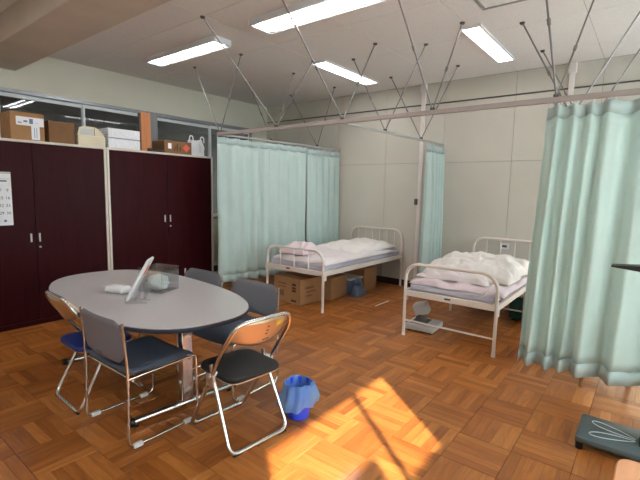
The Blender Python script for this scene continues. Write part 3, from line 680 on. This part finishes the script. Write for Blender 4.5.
# ------------------------------------------------------------------ stacking chairs
def stack_chair(label, x, y, rz):
    """front = local +y; origin on the floor under the seat"""
    o = thing('stacking_chair', label, 'chair', (x, y, 0), rz, 'grey stacking chairs'); W = .262; r = .0085
    for s in (-1, 1):
        pts = fillet([(s*W*.97, -.236, .735), (s*W, -.215, .46), (s*W, -.225, .012), (s*W, .235, .012), (s*W, .225, .43), (s*W, -.22, .415)], [0, .10, .05, .05, .035, 0], 6)
        fr = MB().tube(pts, r, 10).build('side_frame', 'chrome', o)
        for yy in (-.17, .16): MB().box(s*W-.014, s*W+.014, yy-.028, yy+.028, .001, .026, .004).build('floor_glide', 'glide', fr)
    MB().tube([(-W, .19, .412), (W, .19, .412)], r, 8).build('cross_bar', 'chrome', o)
    MB().tube([(-W, -.19, .405), (W, -.19, .405)], r, 8).build('cross_bar', 'chrome', o)
    def seat(zo):
        def f(u, v):
            a = 2*u-1; y_ = -.235+.475*v; c_ = 1-abs(a)**8*.02
            z = .428+.014*a*a-.012*sin(PI*min(1, v*1.2))+(-.028*max(0, (v-.86)/.14)**2)+(.03*max(0, (.12-v)/.12)**2)
            edge_ = max(abs(a)**12, abs(2*v-1)**14)
            return (a*.252*(1-.03*max(0, (v-.9)/.1)**2), y_, z+zo*(1-edge_))
        return f
    MB().grid(seat(.022), 18, 18).grid(seat(-.004), 18, 18).build('seat', 'slate_fabric', o)
    def back(off):
        def f(u, v):
            a = 2*u-1; z = .490+.258*v; rr = 1-.5*max(0, (abs(2*v-1)-.72)/.28)**3*.10
            y_ = -.212-.026*v-.022*(1-a*a)
            cut = 0
            if abs(a) > .72: cut = (.080*((abs(a)-.72)/.28)**2.5)
            zz = z-cut*(1 if v > .5 else -1)*abs(2*v-1)**3
            return (a*.258*rr*(.93+.07*v), y_+off*(1-max(abs(a)**14, abs(2*v-1)**14)), zz)
        return f
    MB().grid(back(.010), 20, 16).grid(back(-.010), 20, 16).build('backrest', 'grey_plastic', o)
    MB().box(-.03, .03, -.2505, -.2475, .520, .530).build('maker_mark', 'slate_fabric', o)
    return o
stack_chair('grey stacking chair in front of the table, its back toward the viewer', 3.635, -4.695, rad(0))
stack_chair('grey stacking chair behind the table at its right end', 3.665, -3.975, rad(182))
stack_chair('grey stacking chair behind the table, only its back top showing near the cabinet', 3.00, -3.975, rad(182))
# ------------------------------------------------------------------ folding chairs
def fold_chair(label, x, y, rz, seat_m, sticker):
    o = thing('folding_chair', label, 'chair', (x, y, 0), rz, 'chrome folding chairs'); W = .212; r = .0125
    b = Vector((0, -.255, .765)); k = Vector((0, -.045, .435)); ft = Vector((0, .235, .014))
    pts = fillet([(-W, k.y, k.z), (-W*1.04, -.20, .66), (-W*.86, b.y, b.z), (W*.86, b.y, b.z), (W*1.04, -.20, .66), (W, k.y, k.z), (W*.93, ft.y, ft.z), (-W*.93, ft.y, ft.z)], [.05, .05, .07, .07, .05, .05, .05, .05], 6, closed=True)
    MB().tube(pts, r, 10, closed=True).build('back_frame', 'chrome', o)
    W2 = W-.0
    pts = fillet([(-W2+.024, .005, .47), (-W2+.024, -.0, .43), (-W2*.98, -.215, .014), (W2*.98, -.215, .014), (W2-.024, -.0, .43), (W2-.024, .005, .47)], [0, .03, .06, .06, .03, 0], 6)
    MB().tube(pts, r, 10).build('rear_leg_frame', 'chrome', o)
    for s in (-1, 1):
        MB().tube([(s*(W-.035), -.035, .425), (s*(W+.016), -.035, .425)], .013, 10).build('pivot', 'glide', o)
        MB().box(s*W-.006, s*W+.006, -.06, .02, .36, .43, .003).build('link_plate', 'steel', o)
        for yy, ww in ((.235, W*.7), (-.215, W*.75)): MB().tube([(s*ww-.03, yy, .012), (s*ww+.03, yy, .012)], .0122, 8).build('rubber_foot', 'rubber', o)
    S_ = [(x_*.185, y_*.185-.01) for x_, y_ in sup(1, 1, 6.0, 40)]
    MB().prism(S_, .400, .408).build('seat_pan', 'steel', o)
    mb = MB(); kk = 40; vs_ = []
    for q, (sc, z) in enumerate(((1.01, .408), (1.015, .423), (.97, .435), (.80, .441), (.4, .443))): vs_ += [(x_*sc, (y_+.01)*sc-.01, z) for x_, y_ in S_]
    mb.add(vs_, [(i*kk+q, i*kk+(q+1) % kk, (i+1)*kk+(q+1) % kk, (i+1)*kk+q) for i in range(4) for q in range(kk)]+[tuple(4*kk+q for q in range(kk))])
    mb.build('seat', seat_m, o)
    def back(off):
        def f(u, v):
            a = 2*u-1; z = .605+.155*v-.028*(1-v)*abs(a)**2*0 + (.055*(a*a)*(1-v))
            y_ = -.165-.075*v-.036*(1-a*a)
            return (a*.196*(1-.11*max(0, v-.55)/.45), y_+off, z)
        return f
    mb = MB().grid(back(.0), 20, 8); q = mb.build('backrest', 'tan_metal', o, fixn=False); md = q.modifiers.new('thick', 'SOLIDIFY'); md.thickness = .012; md.offset = 0
    def on(u, v, off=-.0075): return Vector(back(off)(u, v))
    if sticker:
        def patch(nm, m, u0, u1, v0, v1): MB().grid(lambda a, b_: on(u0+(u1-u0)*a, v0+(v1-v0)*b_, -.0092), 4, 2).build(nm, m, o, fixn=False)
        patch('yellow_sticker', 'yellow', .86, .70, .62, .84)
        for v0 in (.70, .54, .40): patch('print', 'print_dark', .52, .56, v0, v0+.05)
        patch('print', 'print_dark', .50, .62, .16, .20); patch('rivet', 'steel', .10, .14, .42, .50)
    return o
fold_chair('chrome folding chair with a black seat at the right end of the table', 4.20, -4.375, rad(84), 'black_vinyl', True)
fold_chair('chrome folding chair with a blue seat at the front left of the table', 3.105, -4.715, rad(-2), 'blue_vinyl', False)
# ------------------------------------------------------------------ things on the table
o = thing('tissue_pack', 'small white tissue pack lying on the table', 'tissue pack', (3.01, -4.515, TZ), rad(20))
MB().box(-.085, .085, -.055, .055, 0, .055, .024, seg=3).build('pack', 'white_plastic', o)
MB().box(-.04, .04, -.012, .012, .054, .060, .003).build('opening', 'paper', o)
MB().grid(lambda u, v: (-.084-.04*u, -.03+.07*v, .048-.008*u+.004*sin(6*v)), 4, 6).build('tissue_flap', 'paper', o, fixn=False)
# tablet on acrylic easel: image-left facing
Rz = YAW
E_ = thing('acrylic_easel', 'clear acrylic easel holding the white card on the table', 'easel', (3.385, -4.545, TZ), Rz+.15); E_.scale = (1.5, 1.2, 1.5)
for s in (-1, 1):
    MB().prism([(-.055, 0), (.035, 0), (.035, .006), (-.012, .012), (.034, .125), (.026, .129), (-.024, .014), (-.05, .014), (-.055, .03), (-.061, .03), (-.061, .0)], -.0025, .0025, M=tr(0, s*.035, .0) @ rot('X', PI/2)).build('easel_side', 'acrylic', E_)
MB().box(.02, .026, -.035, .035, .02, .10).build('easel_bridge', 'acrylic', E_)
o = thing('display_card', 'white framed card leaning on the acrylic easel', 'card', (3.385, -4.545, TZ), Rz+.15); o.scale = (1.5, .95, 1.62)
M = tr(-.05, 0, .016) @ rot('Y', rad(30))
MB().box(-.006, .006, -.07, .07, 0, .20, .004, M=M).build('frame', 'white_plastic', o)
MB().box(-.0075, -.0058, -.058, .058, .012, .188, M=M).build('sheet', 'paper', o)
MB().box(-.0085, -.0072, -.04, .045, .11, .15, M=M).build('red_print', 'red', o)
MB().box(-.0085, -.0072, -.045, .045, .03, .08, M=M).build('grey_print', 'ink_blue', o)
MB().box(.0055, .0068, -.03, .03, .12, .17, M=M).build('back_label', 'pink_red', o)
o = thing('acrylic_box', 'clear open acrylic box on the table holding white masks', 'box', (3.16, -4.27, TZ), rad(20)); o.scale = (1.15, 1.15, 1.25)
for nm, r_ in (('wall', (-.09, .09, -.09, -.086, .004, .15)), ('wall', (-.09, .09, .086, .09, .004, .15)), ('wall', (-.09, -.086, -.086, .086, .004, .15)), ('wall', (.086, .09, -.086, .086, .004, .15)), ('base', (-.09, .09, -.09, .09, 0, .004))): B(nm, 'acrylic', o, *r_)
o = thing('paper_masks', 'crumpled white masks inside the clear acrylic box', 'masks', (3.165, -4.275, TZ+.006))
def ball(u, v):
    a = 2*PI*u; b_ = PI*v; d = Vector((sin(b_)*cos(a), sin(b_)*sin(a), -cos(b_))); k = .068*(1+.22*fbm(d.x*1.8, d.y*1.8, d.z*1.8+5)-.08*abs(sin(5*d.x+3*d.z)))
    return (d.x*k*1.1, d.y*k*1.1, max(0, .060+d.z*k*.95))
MB().grid(ball, 36, 22).build('mask_pile', 'mask', o, ang=180)
# ------------------------------------------------------------------ waste bin
o = thing('waste_bin', 'round blue waste bin lined with a pale blue bag, on the floor', 'waste bin', (4.375, -4.02, 0))
o.scale = (.88, .88, .86)
MB().lathe([(.075, .0), (.080, .004), (.098, .26), (.103, .262), (.103, .27), (.094, .27), (.076, .012)], n=32, cap=False).lathe([(.079, .006), (.001, .006)], n=32, cap=False).build('bin_body', 'bin_blue', o)
def bag(u, v):
    a = 2*PI*u
    if v < .35: q = v/.35; r = .062+.032*q; z = .06+.22*q
    else:
        q = (v-.35)/.65; r = .100+.030*sin(min(1, q*1.15)*PI*.62)+.012*q; z = .28+.012*sin(PI*min(1, q*4))-.165*q
    w_ = .25+.75*min(1, max(0, (v-.25)*2))
    r += w_*(.012*sin(9*a+3*v)+.022*mn.noise((cos(a)*2, sin(a)*2, v*3))); z += w_*(.02*mn.noise((cos(a)*2.5+4, sin(a)*2.5, 1.0))+(.028*cos(a-rad(60)) if v > .5 else 0))
    return (r*cos(a), r*sin(a), z)
q = MB().grid(bag, 96, 26).build('bag_liner', 'bag_blue', o, fixn=False, ang=180)
# ------------------------------------------------------------------ height and weight scale
o = thing('height_scale', 'grey standing scale platform with white foot outlines and a black measuring arm', 'scale', (6.0, -3.075, 0))
MB().box(-.148, .23, -.172, .172, .045, .08, .010, seg=2).build('platform', 'scale_grey', o)
for a in (-.125, .2):
    for b in (-.14, .14): MB().lathe([(.02, 0), (.022, .046)], (a, b, 0), 12).build('foot', 'black', o)
for s in (-1, 1):
    pts = [(-.005-.11*cos(2*PI*k/36)*1.0+.03, s*.048+(.030+.014*cos(2*PI*k/36))*sin(2*PI*k/36)+s*.034*cos(2*PI*k/36), .0808) for k in range(36)]
    MB().tube(pts, .0028, 5, closed=True).build('foot_outline', 'scale_line', o)
MB().box(.150, .235, -.06, .06, .05, .15, .012, seg=2).build('pole_base', 'black', o)
MB().box(.205, .245, -.03, .03, .1, 2.05, .006).build('pole', 'white_plastic', o)
M = tr(0, -.025, 1.088)
a_ = MB().prism([(-.062, -.004), (.25, -.032), (.25, .026), (.2, .026), (-.062, .004)], -.045, .045, M=M @ rot('X', PI/2)).build('measuring_arm', 'black', o)
MB().box(.19, .262, -.055, .055, 1.03, 1.15, .008).build('slider', 'black', o)
# stools
def stool(label, x, y, rz, sx, h, m, lm, legr=.014):
    o = thing('wooden_stool', label, 'stool', (x, y, 0), rz)
    S_ = [(a*sx, b*sx) for a, b in sup(1, 1, 7.0, 48)]
    mb = MB(); kk = 48; vs_ = []
    for sc, z in ((.96, h-.03), (1, h-.022), (1, h-.008), (.97, h), (.5, h)): vs_ += [(a*sc, b*sc, z) for a, b in S_]
    mb.add(vs_, [(i*kk+q, i*kk+(q+1) % kk, (i+1)*kk+(q+1) % kk, (i+1)*kk+q) for i in range(4) for q in range(kk)]+[tuple(range(kk))[::-1], tuple(4*kk+q for q in range(kk))]); mb.build('seat', m, o)
    for a in (-1, 1):
        for b in (-1, 1): MB().tube([(a*sx*.86, b*sx*.86, 0), (a*sx*.78, b*sx*.78, h-.028)], legr, 10).build('leg', lm, o)
    for a in (-1, 1): MB().tube([(a*sx*.83, -sx*.83, .16), (a*sx*.83, sx*.83, .16)], .009, 8).build('stretcher', lm, o)
    return o
stool('peach wooden stool at the bottom right corner', 6.248, -4.205, 0, .18, .45, 'peach_wood', 'peach_wood')
stool('wooden stool mostly hidden behind the large curtain, one leg showing below it', 5.745, -1.95, rad(50), .265, .45, 'leg_wood', 'leg_wood', .017)
